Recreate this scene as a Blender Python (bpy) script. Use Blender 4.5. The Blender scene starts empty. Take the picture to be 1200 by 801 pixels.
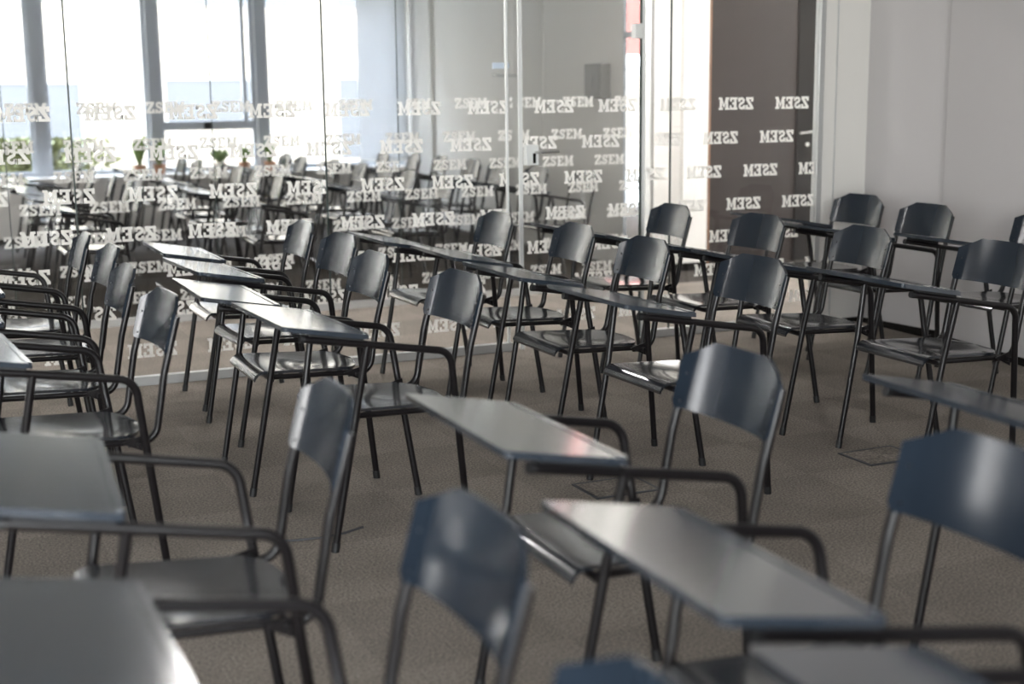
import bpy, bmesh, math, random
from mathutils import Vector, Matrix
random.seed(7)
PI = math.pi
sc = bpy.context.scene
C = sc.collection
D = bpy.data

# ------------------------------------------------------------------ materials
def mat(name, col, rough=.5, metal=0., spec=.5, bump=None, var=None, coat=0.):
    m = D.materials.new(name); m.use_nodes = True
    nt = m.node_tree; b = nt.nodes['Principled BSDF']
    b.inputs['Base Color'].default_value = (*col, 1)
    b.inputs['Roughness'].default_value = rough
    b.inputs['Metallic'].default_value = metal
    b.inputs['Specular IOR Level'].default_value = spec
    b.inputs['Coat Weight'].default_value = coat
    b.inputs['Coat Roughness'].default_value = .12
    if bump or var:
        tc = nt.nodes.new('ShaderNodeTexCoord')
    if var:      # (scale, amount, stretch)
        mp = nt.nodes.new('ShaderNodeMapping'); mp.inputs['Scale'].default_value = var[2]
        n = nt.nodes.new('ShaderNodeTexNoise'); n.inputs['Scale'].default_value = var[0]; n.inputs['Detail'].default_value = 5
        r = nt.nodes.new('ShaderNodeMapRange'); r.inputs['To Min'].default_value = 1-var[1]; r.inputs['To Max'].default_value = 1+var[1]
        mx = nt.nodes.new('ShaderNodeVectorMath'); mx.operation = 'SCALE'; mx.inputs[0].default_value = col
        nt.links.new(tc.outputs['Object'], mp.inputs[0]); nt.links.new(mp.outputs[0], n.inputs['Vector'])
        nt.links.new(n.outputs['Fac'], r.inputs['Value']); nt.links.new(r.outputs[0], mx.inputs['Scale'])
        nt.links.new(mx.outputs[0], b.inputs['Base Color'])
    if bump:     # (scale, strength, distance)
        n = nt.nodes.new('ShaderNodeTexNoise'); n.inputs['Scale'].default_value = bump[0]; n.inputs['Detail'].default_value = 3
        bp = nt.nodes.new('ShaderNodeBump'); bp.inputs['Strength'].default_value = bump[1]; bp.inputs['Distance'].default_value = bump[2]
        nt.links.new(tc.outputs['Object'], n.inputs['Vector']); nt.links.new(n.outputs['Fac'], bp.inputs['Height'])
        nt.links.new(bp.outputs[0], b.inputs['Normal'])
    return m

def carpet_mat(name='carpet_tiles', k=1.0):
    m = D.materials.new(name); m.use_nodes = True
    nt = m.node_tree; b = nt.nodes['Principled BSDF']; N = nt.nodes.new; L = nt.links.new
    b.inputs['Roughness'].default_value = .95; b.inputs['Specular IOR Level'].default_value = .15
    tc = N('ShaderNodeTexCoord')
    ch = N('ShaderNodeTexChecker'); ch.inputs['Scale'].default_value = 2.0
    ch.inputs['Color1'].default_value = (.262*k, .228*k, .198*k, 1); ch.inputs['Color2'].default_value = (.232*k, .202*k, .175*k, 1)
    n1 = N('ShaderNodeTexNoise'); n1.inputs['Scale'].default_value = 3.1; n1.inputs['Detail'].default_value = 2
    n2 = N('ShaderNodeTexNoise'); n2.inputs['Scale'].default_value = 130; n2.inputs['Detail'].default_value = 3
    r1 = N('ShaderNodeMapRange'); r1.inputs['From Min'].default_value = .3; r1.inputs['From Max'].default_value = .7; r1.inputs['To Min'].default_value = .9; r1.inputs['To Max'].default_value = 1.1
    r2 = N('ShaderNodeMapRange'); r2.inputs['From Min'].default_value = .3; r2.inputs['From Max'].default_value = .7; r2.inputs['To Min'].default_value = .5; r2.inputs['To Max'].default_value = 1.5
    mu = N('ShaderNodeMath'); mu.operation = 'MULTIPLY'
    sv = N('ShaderNodeVectorMath'); sv.operation = 'SCALE'
    bp = N('ShaderNodeBump'); bp.inputs['Strength'].default_value = .6; bp.inputs['Distance'].default_value = .004
    for x in (ch, n1, n2): L(tc.outputs['Object'], x.inputs['Vector'])
    L(n1.outputs['Fac'], r1.inputs['Value']); L(n2.outputs['Fac'], r2.inputs['Value'])
    L(r1.outputs[0], mu.inputs[0]); L(r2.outputs[0], mu.inputs[1])
    L(ch.outputs['Color'], sv.inputs[0]); L(mu.outputs[0], sv.inputs['Scale'])
    L(sv.outputs[0], b.inputs['Base Color']); L(n2.outputs['Fac'], bp.inputs['Height']); L(bp.outputs[0], b.inputs['Normal'])
    return m

def glass_mat(name, tint=(.985, .983, .979), ior=1.55):
    m = D.materials.new(name); m.use_nodes = True
    nt = m.node_tree; nt.nodes.clear(); N = nt.nodes.new; L = nt.links.new
    o = N('ShaderNodeOutputMaterial'); mx = N('ShaderNodeMixShader'); t = N('ShaderNodeBsdfTransparent'); g = N('ShaderNodeBsdfGlossy')
    f = N('ShaderNodeFresnel'); f.inputs['IOR'].default_value = ior
    t.inputs['Color'].default_value = (*tint, 1); g.inputs['Roughness'].default_value = 0.0
    # a thin pane: its surface reflection is counted once, on the side the light comes in
    ge = N('ShaderNodeNewGeometry'); iv = N('ShaderNodeMath'); iv.operation = 'SUBTRACT'; iv.inputs[0].default_value = 1
    mu = N('ShaderNodeMath'); mu.operation = 'MULTIPLY'
    L(ge.outputs['Backfacing'], iv.inputs[1]); L(iv.outputs[0], mu.inputs[0]); L(f.outputs[0], mu.inputs[1])
    L(mu.outputs[0], mx.inputs[0]); L(t.outputs[0], mx.inputs[1]); L(g.outputs[0], mx.inputs[2]); L(mx.outputs[0], o.inputs[0])
    return m

def film_mat(name, col, trans=.45, see=.0):
    m = D.materials.new(name); m.use_nodes = True
    nt = m.node_tree; nt.nodes.clear(); N = nt.nodes.new; L = nt.links.new
    o = N('ShaderNodeOutputMaterial'); mx = N('ShaderNodeMixShader'); d = N('ShaderNodeBsdfDiffuse'); t = N('ShaderNodeBsdfTranslucent')
    d.inputs['Color'].default_value = (*col, 1); t.inputs['Color'].default_value = (*col, 1); mx.inputs[0].default_value = trans
    L(d.outputs[0], mx.inputs[1]); L(t.outputs[0], mx.inputs[2])
    if see:
        m2 = N('ShaderNodeMixShader'); tr = N('ShaderNodeBsdfTransparent'); m2.inputs[0].default_value = see
        L(mx.outputs[0], m2.inputs[1]); L(tr.outputs[0], m2.inputs[2]); L(m2.outputs[0], o.inputs[0])
    else: L(mx.outputs[0], o.inputs[0])
    return m

def emit_mat(name, col, s):
    m = D.materials.new(name); m.use_nodes = True
    nt = m.node_tree; nt.nodes.clear()
    o = nt.nodes.new('ShaderNodeOutputMaterial'); e = nt.nodes.new('ShaderNodeEmission')
    e.inputs[0].default_value = (*col, 1); e.inputs[1].default_value = s
    nt.links.new(e.outputs[0], o.inputs[0]); return m

M = dict(
 laminate=mat('dark_slate_laminate', (.024, .033, .046), .17, spec=.85, var=(6, .10, (1, 1, 1)), coat=.9),
 seat=mat('dark_seat_laminate', (.020, .022, .027), .18, spec=.9, var=(5, .10, (1, 1, 1)), coat=.7),
 back=mat('dark_back_laminate', (.012, .018, .027), .16, spec=.42, var=(14, .10, (.25, 2.5, .12))),
 tube=mat('black_painted_tube', (.006, .0048, .0056), .33, spec=.4),
 plastic=mat('black_plastic', (.012, .012, .013), .5),
 rivet=mat('dark_rivet', (.05, .05, .055), .35, metal=.8),
 carpet=carpet_mat(), carpet_shade=carpet_mat('shade_darkened_carpet', .24),  # far-room copy: same tiles, darkened in the colour for its dim light
 wall=mat('grey_painted_wall', (.52, .50, .50), .8, spec=.2, bump=(90, .08, .002)),
 wall_far=mat('warm_grey_wall', (.60, .595, .57), .85, spec=.2, bump=(90, .08, .002)),
 wall_dark=mat('darkened_unseen_wall', (.10, .105, .115), .85, spec=.15, bump=(90, .08, .002)),  # unseen walls, coloured dark so the chair backs reflect darkness
 white=mat('white_painted_wall', (.80, .78, .75), .75, spec=.2, bump=(90, .06, .002)),
 ceiling=mat('white_ceiling', (.50, .50, .50), .9, spec=.1, bump=(60, .1, .002)),
 base=mat('matt_dark_trim', (.012, .011, .010), .95, spec=.05),
 alu=mat('brushed_aluminium', (.62, .63, .63), .38, metal=.55, spec=.5, var=(30, .06, (.2, .2, 6))),
 whitemetal=mat('white_metal', (.78, .79, .78), .4),
 steel=mat('satin_steel', (.55, .55, .54), .28, metal=.9),
 frame=mat('grey_window_frame', (.38, .41, .45), .45),
 seam=mat('dark_glass_joint', (.03, .045, .04), .4),
 glass=glass_mat('clear_glass'),
 winglass=glass_mat('window_glass', (.97, .985, .98), 1.35),
 film=film_mat('white_frosted_lettering', (.92, .91, .88), .5),
 blue_blind=film_mat('pale_blue_blind', (.72, .80, .92), .6),
 blind=film_mat('white_blind_fabric', (.50, .51, .52), .75),
 brown=mat('brown_door_veneer', (.026, .019, .017), .45, spec=.3, var=(3, .35, (6, 1, .15))),
 darkdoor=mat('dark_brown_door', (.014, .012, .011), .6, spec=.15, var=(3, .3, (6, 1, .15))),
 facade=mat('cream_render', (.24, .215, .18), .9, spec=.1, bump=(5, .05, .01)),
 facwin=mat('blue_grey_glazing', (.056, .060, .066), .6),
 brick=mat('red_brick_render', (.125, .034, .027), .9, var=(8, .1, (1, 1, 4))),
 concrete=mat('grey_concrete', (.35, .35, .34), .9),
 grass=mat('hedge_leaf', (.16, .17, .075), .7, var=(9, .4, (1, 1, 1))),
 ground=mat('outdoor_paving', (.22, .22, .20), .9, var=(2, .1, (1, 1, 1))),
 leaf=mat('plant_leaf', (.20, .30, .09), .5, var=(12, .3, (1, 1, 1))),
 pot=mat('terracotta_pot', (.42, .22, .13), .7),
 cabinet=mat('dark_grey_cabinet', (.16, .16, .155), .5),
 ink=mat('grey_sign_ink', (.13, .14, .15), .6),
 blue=mat('pale_blue_logo', (.36, .43, .52), .6),
 lamp=emit_mat('added_lamp_glow', (1, .985, .97), 23.0),
 cable=mat('grey_cable', (.05, .05, .055), .5),
)

# ------------------------------------------------------------------ helpers
def new(name, bm, m, parent=None, smooth=False, mats=None):
    me = D.meshes.new(name); bm.normal_update(); bm.to_mesh(me); bm.free()
    o = D.objects.new(name, me); C.objects.link(o)
    for x in (mats or [m]): me.materials.append(M[x])
    if smooth:
        for p in me.polygons: p.use_smooth = True
        try: me.set_sharp_from_angle(angle=math.radians(38))
        except Exception: pass
    if parent: o.parent = parent
    return o

def box(bm, x0, x1, y0, y1, z0, z1, mi=0, bev=0):
    vs = [bm.verts.new((x, y, z)) for x in (x0, x1) for y in (y0, y1) for z in (z0, z1)]
    fs = [bm.faces.new([vs[i] for i in q]) for q in ((0, 1, 3, 2), (4, 6, 7, 5), (0, 4, 5, 1), (2, 3, 7, 6), (0, 2, 6, 4), (1, 5, 7, 3))]
    for f in fs: f.material_index = mi
    if bev:
        es = list({e for f in fs for e in f.edges})
        bmesh.ops.bevel(bm, geom=es, offset=bev, segments=2, affect='EDGES', profile=.6)

def boxes(name, m, lst, parent=None, bev=0):
    bm = bmesh.new()
    for b in lst: box(bm, *b, bev=bev)
    bmesh.ops.recalc_face_normals(bm, faces=bm.faces)
    return new(name, bm, m, parent)

def fillet(pts, rads, n=7):
    pts = [Vector(p) for p in pts]; out = [pts[0]]
    for i in range(1, len(pts)-1):
        r = rads[i] if i < len(rads) else 0
        a, b, c = pts[i-1], pts[i], pts[i+1]
        u = (a-b).normalized(); w = (c-b).normalized(); ang = u.angle(w)
        if r <= 0 or ang > PI-.02: out.append(b); continue
        d = r/math.tan(ang/2); d = min(d, (a-b).length*.95, (c-b).length*.95); r = d*math.tan(ang/2)
        cen = b+(u+w).normalized()*(r/math.sin(ang/2))
        p0, p1 = b+u*d, b+w*d
        v0, v1 = p0-cen, p1-cen; tot = v0.angle(v1); ax = v0.cross(v1).normalized()
        for k in range(n+1): out.append(cen+Matrix.Rotation(tot*k/n, 3, ax) @ v0)
    out.append(pts[-1]); return out

def tube(bm, pts, r, seg=12, r2=None, ref=(0, 1, 0)):
    """sweep a circle (or ellipse: r across ref, r2 the other way)"""
    pts = [Vector(p) for p in pts]; rings = []; ref = Vector(ref)
    for i, p in enumerate(pts):
        t = ((pts[min(i+1, len(pts)-1)]-p).normalized()+(p-pts[max(i-1, 0)]).normalized()).normalized()
        a = (ref-t*ref.dot(t)).normalized(); b = t.cross(a)
        rings.append([bm.verts.new(p+a*math.cos(2*PI*k/seg)*r+b*math.sin(2*PI*k/seg)*(r2 or r)) for k in range(seg)])
    for A, B in zip(rings, rings[1:]):
        for k in range(seg): bm.faces.new((A[k], A[(k+1) % seg], B[(k+1) % seg], B[k]))
    bm.faces.new(rings[0][::-1]); bm.faces.new(rings[-1])

def grid_slab(bm, F, nu, nv, off):
    """closed slab between surface F(u,v) and F+off(u,v)"""
    A = [[bm.verts.new(F(i/nu, j/nv)) for j in range(nv+1)] for i in range(nu+1)]
    B = [[bm.verts.new(F(i/nu, j/nv)+off(i/nu, j/nv)) for j in range(nv+1)] for i in range(nu+1)]
    for i in range(nu):
        for j in range(nv):
            bm.faces.new((A[i][j], A[i+1][j], A[i+1][j+1], A[i][j+1]))
            bm.faces.new((B[i][j], B[i][j+1], B[i+1][j+1], B[i+1][j]))
    for i in range(nu):
        bm.faces.new((A[i][0], B[i][0], B[i+1][0], A[i+1][0])); bm.faces.new((A[i][nv], A[i+1][nv], B[i+1][nv], B[i][nv]))
    for j in range(nv):
        bm.faces.new((A[0][j], A[0][j+1], B[0][j+1], B[0][j])); bm.faces.new((A[nu][j], B[nu][j], B[nu][j+1], A[nu][j+1]))
    bmesh.ops.recalc_face_normals(bm, faces=bm.faces)

def prism(bm, poly, fn, th):
    """poly of (a,b) extruded; fn(a,b,h)->point"""
    A = [bm.verts.new(fn(a, b, 0)) for a, b in poly]; B = [bm.verts.new(fn(a, b, th)) for a, b in poly]
    bm.faces.new(A[::-1]); bm.faces.new(B)
    n = len(poly)
    for i in range(n): bm.faces.new((A[i], A[(i+1) % n], B[(i+1) % n], B[i]))
    bmesh.ops.recalc_face_normals(bm, faces=bm.faces)

def rrect(x0, x1, y0, y1, r, n=5):
    out = []
    for cx, cy, a0 in ((x1-r, y1-r, 0), (x0+r, y1-r, PI/2), (x0+r, y0+r, PI), (x1-r, y0+r, 1.5*PI)):
        for k in range(n+1):
            a = a0+PI/2*k/n; out.append((cx+r*math.cos(a), cy+r*math.sin(a)))
    return out

def thing(name, label, cat, loc=(0, 0, 0), rz=0, group=None):
    o = D.objects.new(name, None); o.empty_display_size = .1; C.objects.link(o)
    o.location = loc; o.rotation_euler = (0, 0, rz); o['label'] = label; o['category'] = cat
    if group: o['group'] = group
    return o
def tag(o, label, cat, group=None, kind=None):
    if label: o['label'] = label
    if cat: o['category'] = cat
    if group: o['group'] = group
    if kind: o['kind'] = kind
    return o
def structure(o, label=None):
    o['kind'] = 'structure'
    if label: o['label'] = label
    return o
def dup(o, parent=None):
    c = o.copy(); C.objects.link(c)
    if parent: c.parent = parent
    for ch in list(o.children):
        dup(ch, c)
    return c

# ------------------------------------------------------------------ the chair
# local +x is the way the sitter faces, origin under the front lip of the seat
ZB, ZS, ZT = .654, .779, .820
def lean(z): return -.4477+(z-ZB)*(-.4808+.4477)/.120
HB = .199
def back_F(u, v):
    s = 2*u-1; y = s*HB; a = abs(y)
    if a < .108: zt = ZT
    else:
        t = (a-.108)/(HB-.108); zt = ZT-(ZT-ZS)*(t**.9)
    zb = ZB; r = .016
    if a > HB-r:
        q = (a-(HB-r))/r; zb = ZB+r*(1-math.sqrt(max(0, 1-q*q)))
    z = zb+v*(zt-zb)
    q = abs(s); g = .024*q**2.2+max(0, q-.80)*.022; x = lean(z)-(.0284-g)+.006
    return Vector((x, y, z))
SW = .192
def seat_F(u, v):
    s = 2*u-1
    # v: 0 rear .. 1 front lip end
    if v < .84:
        x = -.398+v/.84*(.398-.012); z = .438+.006*(x/.012 if x > -.012 else 0)
        t = max(0, (-.30-x)/.098); w = SW*math.sqrt(max(0.02, 1-t**2.4))-.012*max(0, (-x-.05))/.3
        dish = .016*math.exp(-((x+.22)/.12)**2)*(1-s*s)**1.0
        z = .440-dish-.018*max(0, -x-.02)/.38*1.0
    else:
        q = (v-.84)/.16; a = q*math.radians(72); r = .040
        x = -.012+r*math.sin(a); z = .440-r*(1-math.cos(a)); w = SW
    return Vector((x, s*w, z))
def desk_z(x): return .6868+(x+.0623)*(.7354-.6868)/(.2116+.0623)
def make_chair():
    t = thing('desk_chair', 'x', 'chair')
    bm = bmesh.new(); grid_slab(bm, seat_F, 22, 30, lambda u, v: Vector((-.004 if v > .9 else 0, 0, -.010)))
    new('seat', bm, 'seat', t, True)
    bm = bmesh.new(); grid_slab(bm, back_F, 50, 12, lambda u, v: Vector((-.010, 0, -.002)))
    bk = new('backrest', bm, 'back', t, True)
    for s in (-1, 1):
        for z in (.675, .757):
            bm = bmesh.new(); f = back_F(.5+s*.44, (z-ZB)/(ZT-ZB)); 
            tube(bm, [f+Vector((-.003, 0, 0)), f+Vector((.0022, 0, 0))], .0030, 10)
            new('rivet', bm, 'rivet', bk, True)
    # desktop
    bm = bmesh.new()
    prism(bm, rrect(-.0623, .2116, -.2845, .2845, .014), lambda a, b, h: Vector((a, b, desk_z(a)-.015+h)), .015)
    dk = new('desktop', bm, 'laminate', t, True)
    bm = bmesh.new()
    prism(bm, rrect(-.0605, -.043, -.272, .272, .006), lambda a, b, h: Vector((a, b, desk_z(a)-.002+h)), .0042)
    new('pencil_ledge', bm, 'laminate', dk, True)
    for s in (-1, 1):
        wk = .2612
        A = Vector((.150, s*wk, .7016-.012)); K = Vector((-.340, s*wk, .608-.002)); G = Vector((-.417, s*.208, 0))
        R = K+(G-K)*((K.z-.425)/K.z)
        bm = bmesh.new(); tube(bm, fillet([A, K, R], [0, .058]), .0118, 14); ar = new('armrest', bm, 'tube', t, True)
        bm = bmesh.new(); tube(bm, [A+Vector((.004, 0, .0008)), A+Vector((-.010, 0, -.002))], .0126, 14); new('end_plug', bm, 'plastic', ar, True)
        bm = bmesh.new(); tube(bm, [R, G+Vector((0, 0, .006))], .0118, 14); lg = new('leg', bm, 'tube', t, True)
        bm = bmesh.new(); d = (G-R).normalized(); tube(bm, [G-d*.03+Vector((0, 0, .0)), Vector((G.x, G.y, 0))], .0132, 14); new('foot_cap', bm, 'plastic', lg, True)
        T = Vector((-.062, s*wk, .655)); S = Vector((-.024, s*.246, .440)); F = Vector((.0587, s*.2375, 0))
        bm = bmesh.new(); tube(bm, fillet([T, S, F], [0, .25], 5), .0115, 14); lg = new('leg', bm, 'tube', t, True)
        bm = bmesh.new(); d = (F-S).normalized(); tube(bm, [F-d*.03, F], .0130, 14); new('foot_cap', bm, 'plastic', lg, True)
        # rail under the seat, then its gusset
        bm = bmesh.new(); tube(bm, [(-.026, s*.240, .416), (-.030, s*.196, .418), (-.345, s*.180, .404), (-.362, s*.240, .404)], .0098, 12)
        new('seat_rail', bm, 'tube', t, True)
        bm = bmesh.new(); prism(bm, [(-.30, .412), (-.366, .430), (-.374, .376)], lambda a, b, h: Vector((a, s*(.212+h), b)), .004)
        new('gusset_plate', bm, 'tube', t)
        bm = bmesh.new(); prism(bm, rrect(-.045, .13, s*wk-.014, s*wk+.014, .004), lambda a, b, h: Vector((a, b, desk_z(a)-.023+h)), .008)
        new('desktop_bracket', bm, 'plastic', t)
        # upright: springs from the seat rail, curves up behind the back
        P = [(-.325, s*.190, .402), (-.408, s*.190, .404), (lean(.60)-.010, s*.190, .60), (lean(.768)-.010, s*.190, .768)]
        bm = bmesh.new(); tube(bm, fillet(P, [0, .052, .2]), .0125, 12, .0112); new('back_upright', bm, 'tube', t, True)
    for x, z in ((-.028, .416), (-.352, .404)):
        bm = bmesh.new(); tube(bm, [(x, -.238, z), (x, .238, z)], .0095, 10, ref=(1, 0, 0)); new('crossbar', bm, 'tube', t, True)
    return t

V = {'A0':(1.19254,4.16926,3.19127),'Am1':(1.11637,4.87803,3.13929),'Am2':(1.2209,5.58793,3.20542),'Am3':(1.23902,6.29545,3.14362),
 'A1':(1.22102,2.57526,3.14045),'A2':(1.14033,1.69007,3.13265),'A3':(1.10003,1.02534,3.10356),
 'D':(.27076,2.65195,3.08148),'E':(.22116,1.73396,3.14115),'F':(.151,1.06671,3.16434),
 'G1':(.21055,4.16655,3.21614),'G2':(.20818,4.93452,3.15422),'G3':(.25552,5.64216,3.17113),'G4':(.22237,6.23849,3.14369),
 'C0':(2.23899,6.25433,3.15616),'C1':(2.30066,5.51619,3.1254),'C2':(2.27566,4.81964,3.14521),'C3':(2.2963,4.05744,3.16421),'C4':(2.26875,2.27674,3.10564),
 'H0':(3.23714,6.22618,3.13744),'H1':(3.28955,5.45981,3.20),'H2':(3.32046,4.76169,3.10014),'H3':(3.38928,4.01868,3.14001),
 'I0':(4.49868,6.22817,3.20309),'I1':(4.36984,5.54773,3.13747),'I2':(4.51765,4.86706,3.14865)}
LAB = {
 'G4':'dark desk chair in the leftmost column, right beside the glass wall',
 'G3':'dark desk chair in the leftmost column, second from the glass wall',
 'G2':'dark desk chair in the leftmost column, third from the glass wall',
 'G1':'dark desk chair with shiny seat, last of the leftmost column before the aisle',
 'D':'blurred dark desk chair in the left foreground, first this side of the aisle',
 'E':'large blurred blue-grey chair at bottom centre, its desktop filling the bottom left corner',
 'F':'desk chair cut off by the bottom edge, only the top of its backrest showing',
 'Am3':'dark chair with the farthest bright desktop, next to the glass in the second column',
 'Am2':'dark chair with the second farthest bright desktop in the second column from the left',
 'Am1':'dark chair with the third bright desktop and rolled seat lip, second column from left',
 'A0':'sharply focused desk chair left of centre with the nearest of the bright white desktops',
 'A1':'blurred grey chair right of centre, desktop pointing left in front of its backrest',
 'A2':'blurred blue-grey chair at right edge with large shiny desktop in the lower right',
 'A3':'desk chair at the bottom right of which only the grey desktop corner shows',
 'C0':'dark desk chair standing beside the glass wall just left of the glass door frame',
 'C1':'dark desk chair in front of the glass door, second from the glass',
 'C2':'dark desk chair in the middle column, third from the glass wall',
 'C3':'dark desk chair in the middle column, nearest to the camera before the aisle',
 'C4':'desk chair at the right edge showing only a thin grey desktop above the carpet',
 'H0':'near-black desk chair standing against the glass in front of the white corridor wall',
 'H1':'near-black desk chair in front of the brown door, second from the glass',
 'H2':'near-black desk chair with shiny backrest, third from glass, behind the large right-hand one',
 'H3':'large near-black desk chair at the right edge, nearest the camera in its column',
 'I0':'near-black chair in the rightmost column, by the corner pier next to the glass',
 'I1':'near-black chair in the rightmost column, in front of the grey wall step',
 'I2':'near-black chair cut off by the right edge, only its backrest corner against the wall'}
proto = make_chair(); first = True
for k, (x, y, th) in V.items():
    o = proto if first else dup(proto); first = False
    o.location = (x, y, 0); o.rotation_euler = (0, 0, th)
    o['label'] = LAB[k]; o['group'] = 'desk chairs in the near classroom'

# ------------------------------------------------------------------ far classroom chairs
cols = {1.0: 'leftmost', 2.15: 'second', 3.20: 'third', 4.30: 'rightmost'}
place = ['nearest the corridor', 'second from the corridor', 'third from the corridor', 'fourth from the corridor', 'fifth from the corridor', 'sixth from the corridor', 'farthest, under the windows']
for cx, cn in cols.items():
    for j in range(7):
        y = 9.35+.76*j+random.uniform(-.05, .05)
        if cx < 2 and j > 5: continue
        o = dup(proto)
        o.location = (cx+random.uniform(-.06, .06), y, 0); o.rotation_euler = (0, 0, PI+random.uniform(-.06, .06))
        o['label'] = f'blurred desk chair in the {cn} column beyond both glass walls, {place[j]}'
        o['group'] = 'desk chairs in the classroom across the corridor'

# ------------------------------------------------------------------ lettering
LET = {
 'Z': (.78, [[(0,1),(.76,1),(.76,.80),(.31,.19),(.56,.19),(.56,.37),(.78,.37),(.78,0),(0,0),(0,.19),(.45,.81),(.22,.81),(.22,.64),(0,.64)]]),
 'E': (.78, [[(0,1),(.75,1),(.75,.66),(.57,.66),(.57,.82),(.35,.82),(.35,.60),(.52,.60),(.52,.41),(.35,.41),(.35,.18),(.60,.18),(.60,.36),(.78,.36),(.78,0),(0,0),(0,.17),(.10,.17),(.10,.83),(0,.83)]]),
 'M': (1.05, [[(0,1),(.33,1),(.525,.42),(.72,1),(1.05,1),(1.05,.83),(.95,.83),(.95,.17),(1.05,.17),(1.05,0),(.62,0),(.62,.17),(.71,.17),(.71,.62),(.58,.2),(.47,.2),(.34,.62),(.34,.17),(.43,.17),(.43,0),(0,0),(0,.17),(.10,.17),(.10,.83),(0,.83)]]),
}
def s_polys():
    c = [(.60,.66),(.56,.80),(.46,.88),(.34,.90),(.22,.86),(.14,.75),(.17,.62),(.28,.55),(.42,.49),(.53,.41),(.57,.28),(.50,.15),(.37,.10),(.24,.12),(.15,.20),(.11,.34)]
    out = []; L = []; R = []
    for i, p in enumerate(c):
        a = c[max(0, i-1)]; b = c[min(len(c)-1, i+1)]
        dx, dy = b[0]-a[0], b[1]-a[1]; n = math.hypot(dx, dy); w = .105
        L.append((p[0]-dy/n*w, p[1]+dx/n*w)); R.append((p[0]+dy/n*w, p[1]-dx/n*w))
    for i in range(len(c)-1): out.append([L[i], R[i], R[i+1], L[i+1]])
    out.append([(.56,.64),(.71,.64),(.71,1),(.60,1)]); out.append([(0,0),(.12,0),(.15,.36),(0,.36)])
    return out
LET['S'] = (.72, s_polys())
WH = .071
def add_word(bm, cx, cz, Y, mirror):
    x = -3.51/2
    for ch in 'ZSEM':
        w, polys = LET[ch]
        for pl in polys:
            pts = []
            for a, b in pl:
                X = (x+a)*.0680*(-1 if mirror else 1)
                pts.append((cx+X, Y, cz+(b-.5)*WH))
            try: bm.faces.new([bm.verts.new(p) for p in pts])
            except Exception: pass
        x += w+.06
def lettering(x0, x1, Y, offs, zs, per, mirror, parent, label):
    bm = bmesh.new()
    for o, z in zip(offs, zs):
        k0 = math.floor((x0-.15-o)/per)
        for k in range(k0, k0+60):
            cx = o+k*per
            if cx > x1+.15: break
            if cx < x0-.15: continue
            add_word(bm, cx, z, Y, mirror)
    for px, nx in ((x0, -1), (x1, 1)):
        bmesh.ops.bisect_plane(bm, geom=bm.verts[:]+bm.edges[:]+bm.faces[:], plane_co=(px, 0, 0), plane_no=(nx, 0, 0), clear_outer=True)
    o = new('lettering', bm, 'film', parent)
    o['label'] = label
    return o

YG, Y2, H = 6.769, 8.66, 2.8
G1z = [1.335, 1.140, .945, .752, .567, .372, .172]
G1o = [4.879, 4.775, 4.665, 4.550, 4.435, 4.335, 4.225]
G2z = [1.345, 1.122, .935, .745, .555, .36, .17]
G2o = [4.410, 4.320, 4.250, 4.450, 4.350, 4.250, 4.150]
# near partition: panes
panes = [(-3.95, -1.722), (-1.72, -.483), (-.479, .756), (.760, 1.998), (2.002, 3.014), (3.869, 4.037), (4.041, 5.052)]
wn = 1
for a, b in panes:
    o = boxes('window_%d' % wn, 'glass', [(a, b, YG-.005, YG+.005, .045, H-.04)]); structure(o, 'clear floor-to-ceiling glass pane of the near partition'); wn += 1
    lettering(a, b, YG+.0075, G1o, G1z, .3935, True, o, 'white frosted mirror-image ZSEM lettering')
boxes_seam = []
for i, x in enumerate((-.481, .758, 2.0, 4.039)):
    o = structure(boxes('trim_%d' % (i+1), 'seam', [(x-.0035, x+.0035, YG-.006, YG+.006, .045, H-.04)]))
o = structure(boxes('trim_5', 'alu', [(-3.95, 3.03, YG-.022, YG+.022, 0, .045), (3.869, 5.052, YG-.022, YG+.022, 0, .045), (-3.95, 5.052, YG-.025, YG+.025, H-.045, H)]), 'pale metal channel along the foot of the near glass')
o = structure(boxes('trim_6', 'whitemetal', [(3.011, 3.020, YG-.012, YG+.012, .045, H-.045)]))
# door frame posts
o = structure(boxes('trim_7', 'whitemetal', [(3.085, 3.107, YG-.008, YG+.008, 0, H-.045), (3.849, 3.869, YG-.008, YG+.008, 0, H-.045), (3.107, 3.849, YG-.008, YG+.008, 2.32, 2.36)], bev=.002), 'white metal frame around the glass door')
o = structure(boxes('window_20', 'glass', [(3.022, 3.082, YG-.005, YG+.005, .045, H-.045)]))
o = structure(boxes('window_21', 'glass', [(3.100, 3.852, YG-.005, YG+.005, 2.36, H-.045)]))
dr = structure(boxes('door_1', 'glass', [(3.111, 3.846, YG-.006, YG+.006, .012, 2.315)]), 'frameless glass door with white handle plate')
lettering(3.111, 3.846, YG+.0085, G1o, G1z, .3935, True, dr, 'white frosted mirror-image ZSEM lettering')
boxes('door_edge', 'seam', [(3.838, 3.8465, YG-.0065, YG+.0065, .012, 2.315)], dr)
pl = boxes('handle_plate', 'whitemetal', [(3.125, 3.195, YG-.024, YG-.006, 1.020, 1.130), (3.125, 3.195, YG+.006, YG+.024, 1.020, 1.130)], dr, bev=.003)
bm = bmesh.new(); tube(bm, fillet([(3.178, YG-.020, 1.090), (3.178, YG-.06, 1.090), (3.300, YG-.06, 1.092)], [0, .012]), .0075, 12, ref=(0, 0, 1)); new('door_lever', bm, 'steel', pl, True)
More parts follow.
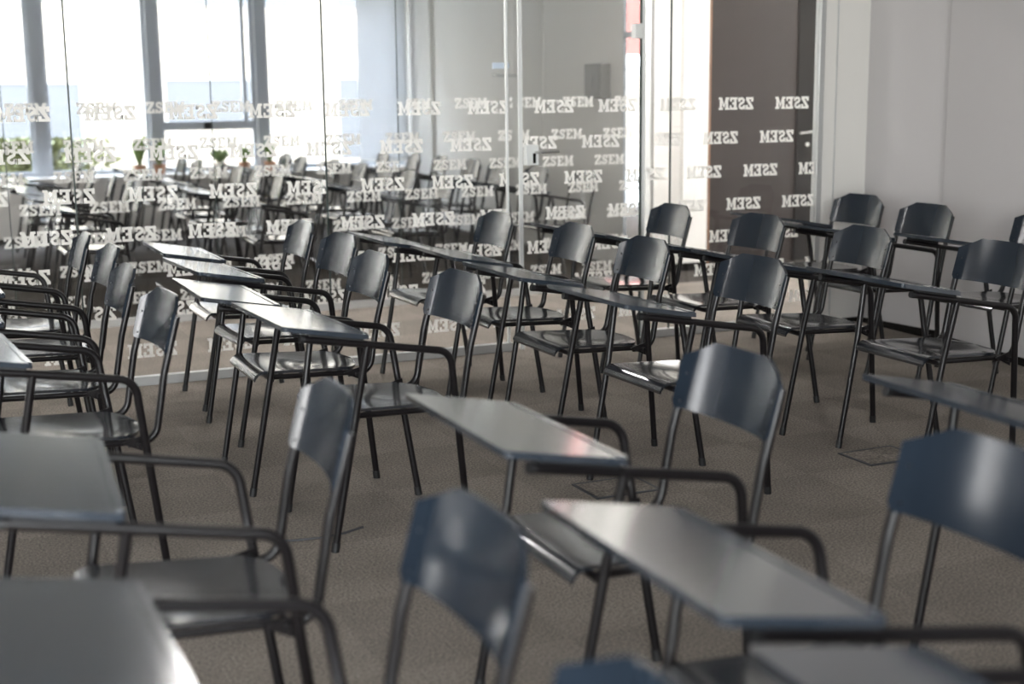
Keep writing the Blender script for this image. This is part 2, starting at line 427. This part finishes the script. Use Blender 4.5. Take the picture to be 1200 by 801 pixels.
bm = bmesh.new(); tube(bm, fillet([(3.178, YG+.020, 1.090), (3.178, YG+.06, 1.090), (3.300, YG+.06, 1.092)], [0, .012]), .0075, 12, ref=(0, 0, 1)); new('door_lever', bm, 'steel', pl, True)
boxes('lock_body', 'base', [(3.160, 3.178, YG-.0245, YG-.0235, 1.03, 1.085)], pl)
for z in (.28, 1.70):
    boxes('hinge', 'whitemetal', [(3.795, 3.845, YG-.026, YG+.026, z, z+.082)], dr, bev=.004)

# far partition: its lettering reads the right way round from the corridor
p2 = [(-4.9, -1.905), (-1.90, -.66), (-.655, .583), (.588, 1.823), (1.828, 3.063), (3.068, 3.90), (3.905, 4.93)]
for a, b in p2:
    o = boxes('window_%d' % wn, 'glass', [(a, b, Y2-.005, Y2+.005, .045, H-.04)]); structure(o, 'clear glass pane of the partition across the corridor'); wn += 1
    lettering(a, b, Y2-.0075, G2o, G2z, .41, False, o, 'white frosted ZSEM lettering')
structure(boxes('trim_8', 'alu', [(-4.9, 4.93, Y2-.022, Y2+.022, 0, .045), (-4.9, 4.93, Y2-.025, Y2+.025, H-.045, H)]), 'pale metal channel along the foot of the far glass')
structure(boxes('trim_9', 'whitemetal', [(4.93, 4.985, Y2-.03, Y2+.03, 0, H)]))
structure(boxes('trim_10', 'seam', [(.583, .588, Y2-.006, Y2+.006, .045, H-.045), (1.823, 1.828, Y2-.006, Y2+.006, .045, H-.045), (3.063, 3.068, Y2-.006, Y2+.006, .045, H-.045)]))

# ------------------------------------------------------------------ room shell
XL, YB = -4.0, -2.2
structure(boxes('floor', 'carpet', [(-6, 12, -2.5, Y2, -.10, 0)]), 'grey-brown carpet tiles')
structure(boxes('floor_far', 'carpet_shade', [(-6, 12, Y2, 15, -.10, 0)]), 'far classroom carpet, darkened for its shade')
structure(boxes('ceiling', 'ceiling', [(-6, 12, -2.5, 15, H, H+.2)]))
structure(boxes('trim_11', 'white', [(5.085, 5.42, 6.755, 6.80, 0, H)]), 'corner pier beside the glass, lightened to look brightly lit')  # painted lighter than the wall to stand in for brighter light
bm = bmesh.new(); prism(bm, [(5.12, 6.80), (5.42, 6.80), (5.42, 7.0), (5.27, 7.0)], lambda a, b, h: Vector((a, b, h)), H)
new('pier_back', bm, 'white', D.objects['trim_11'])
structure(boxes('trim_15', 'alu', [(5.052, 5.085, 6.745, 6.80, 0, H), (5.176, 5.182, 6.749, 6.755, 0, H)]), 'pale metal post closing the glass at the corner')
bm = bmesh.new()
prism(bm, [(5.42, 6.76), (5.540, 6.066), (5.65, 6.066), (5.65, 6.90), (5.42, 6.90)], lambda a, b, h: Vector((a, b, h)), H)
prism(bm, [(5.425, 6.065), (5.20, 4.4), (5.08, 3.0), (5.08, YB-.15), (5.65, YB-.15), (5.65, 6.065)], lambda a, b, h: Vector((a, b, h)), H)
structure(new('wall_right', bm, 'wall'), 'grey wall with a shallow step')
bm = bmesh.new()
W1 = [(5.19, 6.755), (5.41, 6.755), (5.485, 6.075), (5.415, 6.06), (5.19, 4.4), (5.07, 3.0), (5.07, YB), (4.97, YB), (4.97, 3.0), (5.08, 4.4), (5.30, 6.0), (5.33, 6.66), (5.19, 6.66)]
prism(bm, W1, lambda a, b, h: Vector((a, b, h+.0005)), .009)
structure(new('floor_strip_right', bm, 'base'), 'dark strip on the carpet along the foot of the right wall')  # flat dark strip for the dark band at the wall foot, not a baseboard
# rear wall of this room, with its windows
def window_wall(name, Y, th, x0, x1, openings, z0, z1, m):
    l = [(x0, x1, Y, Y+th, 0, z0), (x0, x1, Y, Y+th, z1, H)]
    xs = x0
    for a, b in openings:
        if a > xs: l.append((xs, a, Y, Y+th, z0, z1))
        xs = b
    if xs < x1: l.append((xs, x1, Y, Y+th, z0, z1))
    return structure(boxes(name, m, l))
op0 = [(-3.6, -1.6), (-1.4, .6)]
window_wall('wall_back', YB-.2, .2, XL-.15, 5.4, op0, .55, 2.65, 'wall_dark')
for a, b in op0:
    fl = [(a, b, YB-.14, YB-.08, .55, .60), (a, b, YB-.14, YB-.08, 2.60, 2.65), (a, a+.05, YB-.14, YB-.08, .60, 2.60), (b-.05, b, YB-.14, YB-.08, .60, 2.60)]
    o = structure(boxes('window_%d' % wn, 'frame', fl)); wn += 1
    boxes('pane', 'winglass', [(a+.05, b-.05, YB-.112, YB-.108, .60, 2.60)], o)
op = [(-2.0, -.3)]
l = [(XL-.15, XL, -2.0, -.3, 0, .55), (XL-.15, XL, -2.0, -.3, 2.65, H), (XL-.15, XL, -.3, YG, 0, H), (XL-.15, XL, YB-.15, -2.0, 0, H)]
structure(boxes('wall_left', 'wall_dark', l))
for a, b in op:
    fl = [(XL-.10, XL-.04, a, b, .55, .60), (XL-.10, XL-.04, a, b, 2.60, 2.65), (XL-.10, XL-.04, a, a+.05, .60, 2.60), (XL-.10, XL-.04, b-.05, b, .60, 2.60)]
    o = structure(boxes('window_%d' % wn, 'frame', fl)); wn += 1
    boxes('pane', 'winglass', [(XL-.072, XL-.068, a+.05, b-.05, .60, 2.60)], o)

# corridor right part
structure(boxes('wall_corridor', 'white', [(5.40, 5.865, 9.30, 9.45, 0, H), (5.64, 5.865, 9.25, 9.30, 0, H), (5.865, 7.75, 9.34, 9.45, 2.45, H), (7.68, 12, 9.30, 9.45, 0, H), (5.42, 12, 6.90, 7.0, 0, H)]), 'white corridor wall beside the brown door')
structure(boxes('baseboard_corridor', 'base', [(5.40, 5.865, 9.24, 9.25, 0, .06)]))
d2 = structure(boxes('door_2', 'brown', [(5.865, 6.775, 9.345, 9.39, .005, 2.45)]), 'brown veneered panel beyond the glass')
boxes('edge_strip', 'pot', [(5.935, 5.943, 9.343, 9.346, .005, 2.45)], d2)
d3 = structure(boxes('door_3', 'darkdoor', [(6.785, 7.67, 9.36, 9.40, .005, 2.45)]), 'very dark door with lever handle beyond the glass')
bm = bmesh.new(); tube(bm, fillet([(6.93, 9.36, 1.07), (6.93, 9.31, 1.07), (6.79, 9.31, 1.06)], [0, .012]), .008, 10, ref=(0, 0, 1)); new('handle', bm, 'steel', d3, True)
bm = bmesh.new(); tube(bm, [(6.90, 9.362, .965), (6.90, 9.350, .965)], .016, 16, ref=(0, 0, 1)); new('lock_cylinder', bm, 'steel', d3, True)
structure(boxes('trim_12', 'darkdoor', [(6.775, 6.785, 9.335, 9.40, 0, 2.45), (7.67, 7.68, 9.335, 9.40, 0, 2.45)]))
# unseen corridor end window on the right, added to bring in daylight
structure(boxes('wall_end', 'white', [(11.0, 11.15, 6.9, 9.4, 0, .3), (11.0, 11.15, 6.9, 9.4, 2.6, H)]))
o = structure(boxes('window_%d' % wn, 'frame', [(11.02, 11.08, 7.0, 7.05, .3, 2.6), (11.02, 11.08, 8.1, 8.16, .3, 2.6), (11.02, 11.08, 9.25, 9.3, .3, 2.6)])); wn += 1
boxes('pane', 'winglass', [(11.048, 11.052, 7.05, 9.25, .3, 2.6)], o)
structure(boxes('wall_corridor_left', 'white', [(-6.0, -5.85, YG, Y2, 0, H), (-5.0, XL, YG-.1, YG+.05, 0, H)]))

# far classroom
XR = 5.38; YW = 14.70
structure(boxes('wall_far_right', 'wall_far', [(XR, XR+.025, 9.76, YW+.2, 0, H), (XR-.045, XR, 13.99, YW, 0, H), (XR-.006, XR, 11.25, 11.9, 0, H)]), 'grey side wall of the far classroom')
structure(boxes('wall_far_left', 'wall_dark', [(-5.15, -5.0, Y2, YW+.2, 0, H)]))
op2 = [(-1.1, 1.30), (1.41, 2.46), (2.56, 3.60), (3.70, 5.30)]
window_wall('wall_far', YW, .2, -5.15, XR, op2, .62, 2.72, 'white')
for i, (a, b) in enumerate(op2):
    fl = [(a, b, YW+.05, YW+.11, .62, .67), (a, b, YW+.05, YW+.11, 2.67, 2.72), (a, a+.045, YW+.05, YW+.11, .67, 2.67), (b-.045, b, YW+.05, YW+.11, .67, 2.67)]
    if i == 2: fl += [(a, b, YW+.04, YW+.12, 1.06, 1.15), (b-.14, b-.10, YW+.05, YW+.11, 1.15, 2.67)]
    o = structure(boxes('window_%d' % wn, 'frame', fl)); wn += 1
    boxes('pane', 'winglass', [(a+.045, b-.045, YW+.078, YW+.082, .67, 2.67)], o)
    if i == 2: boxes('window_latch', 'base', [(3.02, 3.10, YW+.02, YW+.04, 1.07, 1.14)], o)
structure(boxes('trim_13', 'frame', [(1.295, 1.415, YW-.02, YW, .62, 2.72), (2.455, 2.565, YW-.02, YW, .62, 2.72), (3.595, 3.705, YW-.02, YW, .62, 2.72)]), 'blue-grey window mullions')
structure(boxes('trim_14', 'white', [(-5.0, XR-.05, YW-.22, YW, .585, .615)]), 'white window sill')
bl = thing('roller_blind', 'white translucent roller blind at the right end of the far windows', 'blind', (5.0, YW-.05, 0))
boxes('blind_fabric', 'blind', [(-.27, .30, -.002, .002, .70, 2.70)], bl); boxes('blind_rail', 'whitemetal', [(-.28, .31, -.01, .01, .675, .70)], bl)
# side window at the near end of the grey wall
o = structure(boxes('window_%d' % wn, 'frame', [(XR, XR+.03, 9.45, 9.76, 0, .06), (XR, XR+.03, 9.45, 9.76, 1.835, 1.88), (XR, XR+.03, 9.45, 9.76, H-.05, H), (XR, XR+.025, 9.75, 9.76, 0, H)])); wn += 1
boxes('pane', 'winglass', [(XR+.012, XR+.016, 9.45, 9.75, .06, H-.05)], o)
cb = thing('wall_cabinet', 'dark grey upright box fixed to the grey wall beyond the glass door', 'wall box', (XR, 10.12, 1.36))
boxes('body', 'cabinet', [(-.09, -.0, -.15, .15, 0, .28)], cb, bev=.006); boxes('front_panel', 'cabinet', [(-.096, -.09, -.13, .13, .02, .26)], cb); boxes('slot', 'cabinet', [(-.099, -.096, -.012, .012, .08, .2)], cb)

# classroom sign on the far glass
sg = thing('classroom_sign', 'small pale door sign with blue mark reading Classroom 6 on the far glass', 'sign', (3.855, Y2-.012, 1.53))
def text(name, s, size, loc, m, parent, th=.0006):
    cu = D.curves.new(name, 'FONT'); cu.body = s; cu.size = size; cu.extrude = th; cu.align_x = 'CENTER'
    t_ = D.objects.new(name, cu); C.objects.link(t_); t_.parent = parent; t_.location = loc; t_.rotation_euler = (PI/2, 0, 0)
    bpy.context.view_layer.update()
    me = D.meshes.new_from_object(t_.evaluated_get(bpy.context.evaluated_depsgraph_get())); me.materials.clear(); me.materials.append(M[m])
    o_ = D.objects.new(name, me); C.objects.link(o_); o_.parent = parent; o_.location = loc; o_.rotation_euler = (PI/2, 0, 0)
    D.objects.remove(t_); return o_
text('sign_text', 'Classroom 6', .042, (0, 0, -.012), 'ink', sg)
boxes('sign_mark', 'blue', [(-.105, .02, -.001, .001, .045, .085)], sg)

# corridor ceiling lamps: unseen, added to brighten the corridor and what it lights
for i, x in enumerate((-3.2, -.4, 2.4, 5.2, 7.6, 9.8)):
    t = thing('added_ceiling_lamp', ['unseen added corridor ceiling lamp, leftmost of six', 'unseen added corridor ceiling lamp, second from the left', 'unseen added corridor ceiling lamp, third from the left', 'unseen added corridor ceiling lamp above the corner pier', 'unseen added corridor ceiling lamp above the dark door', 'unseen added corridor ceiling lamp, rightmost of six'][i], 'lamp', (x, 8.1 if x > 5 else 7.7, H), 0, 'added corridor ceiling lamps')
    boxes('housing', 'whitemetal', [(-.32, .32, -.12, .12, -.05, 0)], t, bev=.004); boxes('diffuser', 'lamp', [(-.30, .30, -.10, .10, -.056, -.05)], t)

# ------------------------------------------------------------------ outside
structure(boxes('ground_outside', 'ground', [(-40, 60, 14.92, 60, -.35, -.25)]))
bd = thing('apartment_building', 'pale cream building with blue-grey windows seen through the far classroom windows', 'building', (0, 28, 0))
boxes('facade', 'facade', [(-25, 11.4, 0, 6, -.3, 14)], bd)
for x0, x1, z0, z1 in ((1.2, 3.35, -.05, 1.70), (5.0, 6.9, .85, 1.75), (-3.2, -1.0, -.05, 1.7), (-.2, 3.3, 3.25, 5.0), (5.6, 7.6, 3.2, 5.0), (8.6, 10.6, .1, 1.75), (8.6, 10.6, 3.2, 5.0), (-6.5, -4.5, -.05, 1.7)):
    w = boxes('window', 'facwin', [(x0, x1, -.02, .05, z0, z1)], bd); boxes('window_frame', 'white' if False else 'concrete', [(x0-.03, x0, -.05, .0, z0, z1), (x1, x1+.03, -.05, 0, z0, z1), (x0-.03, x1+.03, -.05, 0, z1, z1+.04)], w)
boxes('facade_joint', 'concrete', [(-25, 11.4, -.004, 0, 2.96, 2.975)]+[(x, x+.012, -.004, 0, -.3, 2.96) for x in (.5, 3.4, 7.8, 11.0)], bd)
rb = thing('brick_building', 'red building with white band seen in the narrow gap right of the glass door', 'building', (14, 25, 0))
boxes('brick_wall', 'brick', [(-2.0, 9, 0, 5, 2.15, 9)], rb); boxes('white_band', 'white', [(-2.05, 9, -.15, 5, 1.93, 2.15)], rb)
boxes('shopfront', 'concrete', [(-2.0, 9, .1, 5, 1.72, 1.93)], rb); boxes('lower_wall', 'facade', [(-2.0, 9, 0, 5, -.3, 1.72)], rb)
def clump(name, m, cx, cy, sx, sy, z0, z1, n, leaf, label, cat, group=None):
    t = thing(name, label, cat, (cx, cy, z0), 0, group); bm = bmesh.new()
    for _ in range(n):
        a = Vector((random.gauss(0, .42)*sx, random.gauss(0, .42)*sy, (z1-z0)*random.random()**.8))
        d = Vector((random.uniform(-1, 1), random.uniform(-1, 1), random.uniform(-.6, 1))).normalized(); e = d.cross(Vector((.3, .5, 1))).normalized()*leaf*.35
        v = [bm.verts.new(p) for p in (a-d*leaf*.5, a+e, a+d*leaf*.5, a-e)]; bm.faces.new(v)
    new('foliage', bm, m, t)
    bm = bmesh.new(); tube(bm, [(0, 0, 0), (0, 0, (z1-z0)*.7)], .02, 8, ref=(1, 0, 0)); new('stem', bm, 'pot', t)
    return t
clump('hedge', 'grass', .75, 16.6, 1.5, .3, -.25, .95, 9000, .11, 'yellow-green clipped hedge outside at the far left windows', 'hedge')
def pot_plant(x, y, h, w, n, label, up=.8):
    t = thing('potted_plant', label, 'plant', (x, y, .615), 0, 'plants on the far window sill')
    bm = bmesh.new(); prof = [(.05, 0), (.065, .09), (.07, .10), (.06, .10), (.055, .085)]; seg = 16; R = []
    for r, z in prof: R.append([bm.verts.new((r*math.cos(2*PI*k/seg), r*math.sin(2*PI*k/seg), z)) for k in range(seg)])
    for A, B in zip(R, R[1:]):
        for k in range(seg): bm.faces.new((A[k], A[(k+1) % seg], B[(k+1) % seg], B[k]))
    bm.faces.new(R[0][::-1]); bm.faces.new(R[-1]); new('pot', bm, 'pot', t, True)
    bm = bmesh.new()
    for k in range(n):
        a = random.uniform(0, 2*PI); l = h*random.uniform(.7, 1); sp = w*random.uniform(.3, 1)
        tip = Vector((math.cos(a)*sp, math.sin(a)*sp*.5, .09+l)); mid = Vector((math.cos(a)*sp*.5, math.sin(a)*sp*.25, .09+l*.55)); s = Vector((-math.sin(a), math.cos(a), 0))*w*.26
        b0 = Vector((0, 0, .085)); q = [bm.verts.new(p) for p in (b0-s*.5, b0+s*.5, mid+s, tip, mid-s)]; bm.faces.new(q)
    new('leaves', bm, 'leaf', t)
pot_plant(2.30, 14.58, .30, .12, 30, 'tall upright green plant in a pot, leftmost on the far window sill')
pot_plant(2.50, 14.58, .27, .12, 30, 'upright green pot plant just left of the opening window')
pot_plant(3.14, 14.58, .17, .16, 40, 'small bushy plant in an orange pot in the middle of the opening window')
pot_plant(3.40, 14.58, .20, .12, 20, 'green pot plant right of the small bushy one')
pot_plant(3.68, 14.58, .24, .11, 26, 'dark green pot plant in front of the right window mullion')

# ------------------------------------------------------------------ floor details
def floor_box(x, y, rz, label):
    t = thing('floor_box', label, 'floor outlet', (x, y, 0), rz, 'floor outlet boxes')
    boxes('lid', 'carpet', [(-.12, .12, -.09, .09, 0, .004)], t)
    boxes('lid_frame', 'cable', [(-.13, .13, -.10, -.09, 0, .005), (-.13, .13, .09, .10, 0, .005), (-.13, -.12, -.09, .09, 0, .005), (.12, .13, -.09, .09, 0, .005)], t)
floor_box(3.40, 4.08, .0, 'square floor outlet lid in the carpet at right, left of the blurred chair')
floor_box(2.27, 4.16, .0, 'floor outlet lid in the carpet beside the centre foreground desktop')
bm = bmesh.new(); tube(bm, [(1.00, 4.11, .004), (1.06, 4.085, .004), (1.14, 4.075, .004), (1.22, 4.085, .004), (1.30, 4.12, .004)], .004, 8, ref=(0, 0, 1))
tag(new('floor_cable', bm, 'cable', None, True), 'short thin grey cable on the carpet behind the left foreground chair', 'cable')

# ------------------------------------------------------------------ light
w = D.worlds.new('sky'); sc.world = w; w.use_nodes = True; nt = w.node_tree
bg = nt.nodes['Background']; tc = nt.nodes.new('ShaderNodeTexCoord'); sp = nt.nodes.new('ShaderNodeSeparateXYZ'); cr = nt.nodes.new('ShaderNodeValToRGB')
cr.color_ramp.elements[0].position = 0; cr.color_ramp.elements[0].color = (1, .985, .96, 1)
cr.color_ramp.elements[1].position = .8; cr.color_ramp.elements[1].color = (.70, .80, 1, 1)
nt.links.new(tc.outputs['Generated'], sp.inputs[0]); nt.links.new(sp.outputs['Z'], cr.inputs[0]); nt.links.new(cr.outputs[0], bg.inputs[0]); bg.inputs[1].default_value = 6.0
def portal(x0, x1, z0, z1, Y, rz, vertical_x=False):
    l = D.lights.new('window_daylight', 'AREA'); l.shape = 'RECTANGLE'; l.size = x1-x0; l.size_y = z1-z0; l.cycles.is_portal = True
    o = D.objects.new('window_daylight', l); C.objects.link(o)
    o.location = ((x0+x1)/2, Y, (z0+z1)/2) if not vertical_x else (Y, (x0+x1)/2, (z0+z1)/2)
    o.rotation_euler = (PI/2, 0, rz)
for a, b in op2: portal(a, b, .62, 2.72, YW+.16, PI*0)        # rotated (90,0,0) points to +Y ; fixed below
for a, b in op0: portal(a, b, .55, 2.65, YB-.17, 0)
for a, b in op: portal(a, b, .55, 2.65, XL-.16, 0, True)
portal(7.0, 9.3, .3, 2.6, 11.12, PI/2, True)
for o in D.objects:
    if o.type == 'LIGHT':
        # aim into the building
        y = o.location.y; x = o.location.x
        d = Vector((0, -1, 0)) if y > 12 else Vector((0, 1, 0)) if y < YB-.1 else (Vector((1, 0, 0)) if x < 0 else Vector((-1, 0, 0)))
        o.rotation_euler = d.to_track_quat('-Z', 'Y').to_euler()

# ------------------------------------------------------------------ camera
cam = D.cameras.new('camera'); co = D.objects.new('camera', cam); C.objects.link(co); sc.camera = co
F, pi_, ro, ya, Hc = 1587.339, .18111, -.01097, .42127, 1.40481
fw = Vector((math.sin(ya)*math.cos(pi_), math.cos(ya)*math.cos(pi_), -math.sin(pi_)))
r = Vector((math.cos(ya), -math.sin(ya), 0)); u = r.cross(fw)
r2 = r*math.cos(ro)+u*math.sin(ro); u2 = -r*math.sin(ro)+u*math.cos(ro)
co.matrix_world = Matrix(((r2.x, u2.x, -fw.x, 0), (r2.y, u2.y, -fw.y, 0), (r2.z, u2.z, -fw.z, Hc), (0, 0, 0, 1)))
cam.sensor_width = 36; cam.lens = F*36/1200; cam.clip_start = .05; cam.clip_end = 200
cam.dof.use_dof = True; cam.dof.focus_distance = 5.3; cam.dof.aperture_fstop = 2.0
sc.view_settings.view_transform = 'Standard'; sc.view_settings.look = 'None'; sc.view_settings.gamma = 1; sc.view_settings.exposure = 2.2
sc.view_settings.use_curve_mapping = False
sc.cycles.use_denoising = True; sc.cycles.max_bounces = 12; sc.cycles.transparent_max_bounces = 32; sc.cycles.diffuse_bounces = 6; sc.cycles.glossy_bounces = 6
sc.cycles.sample_clamp_indirect = 8
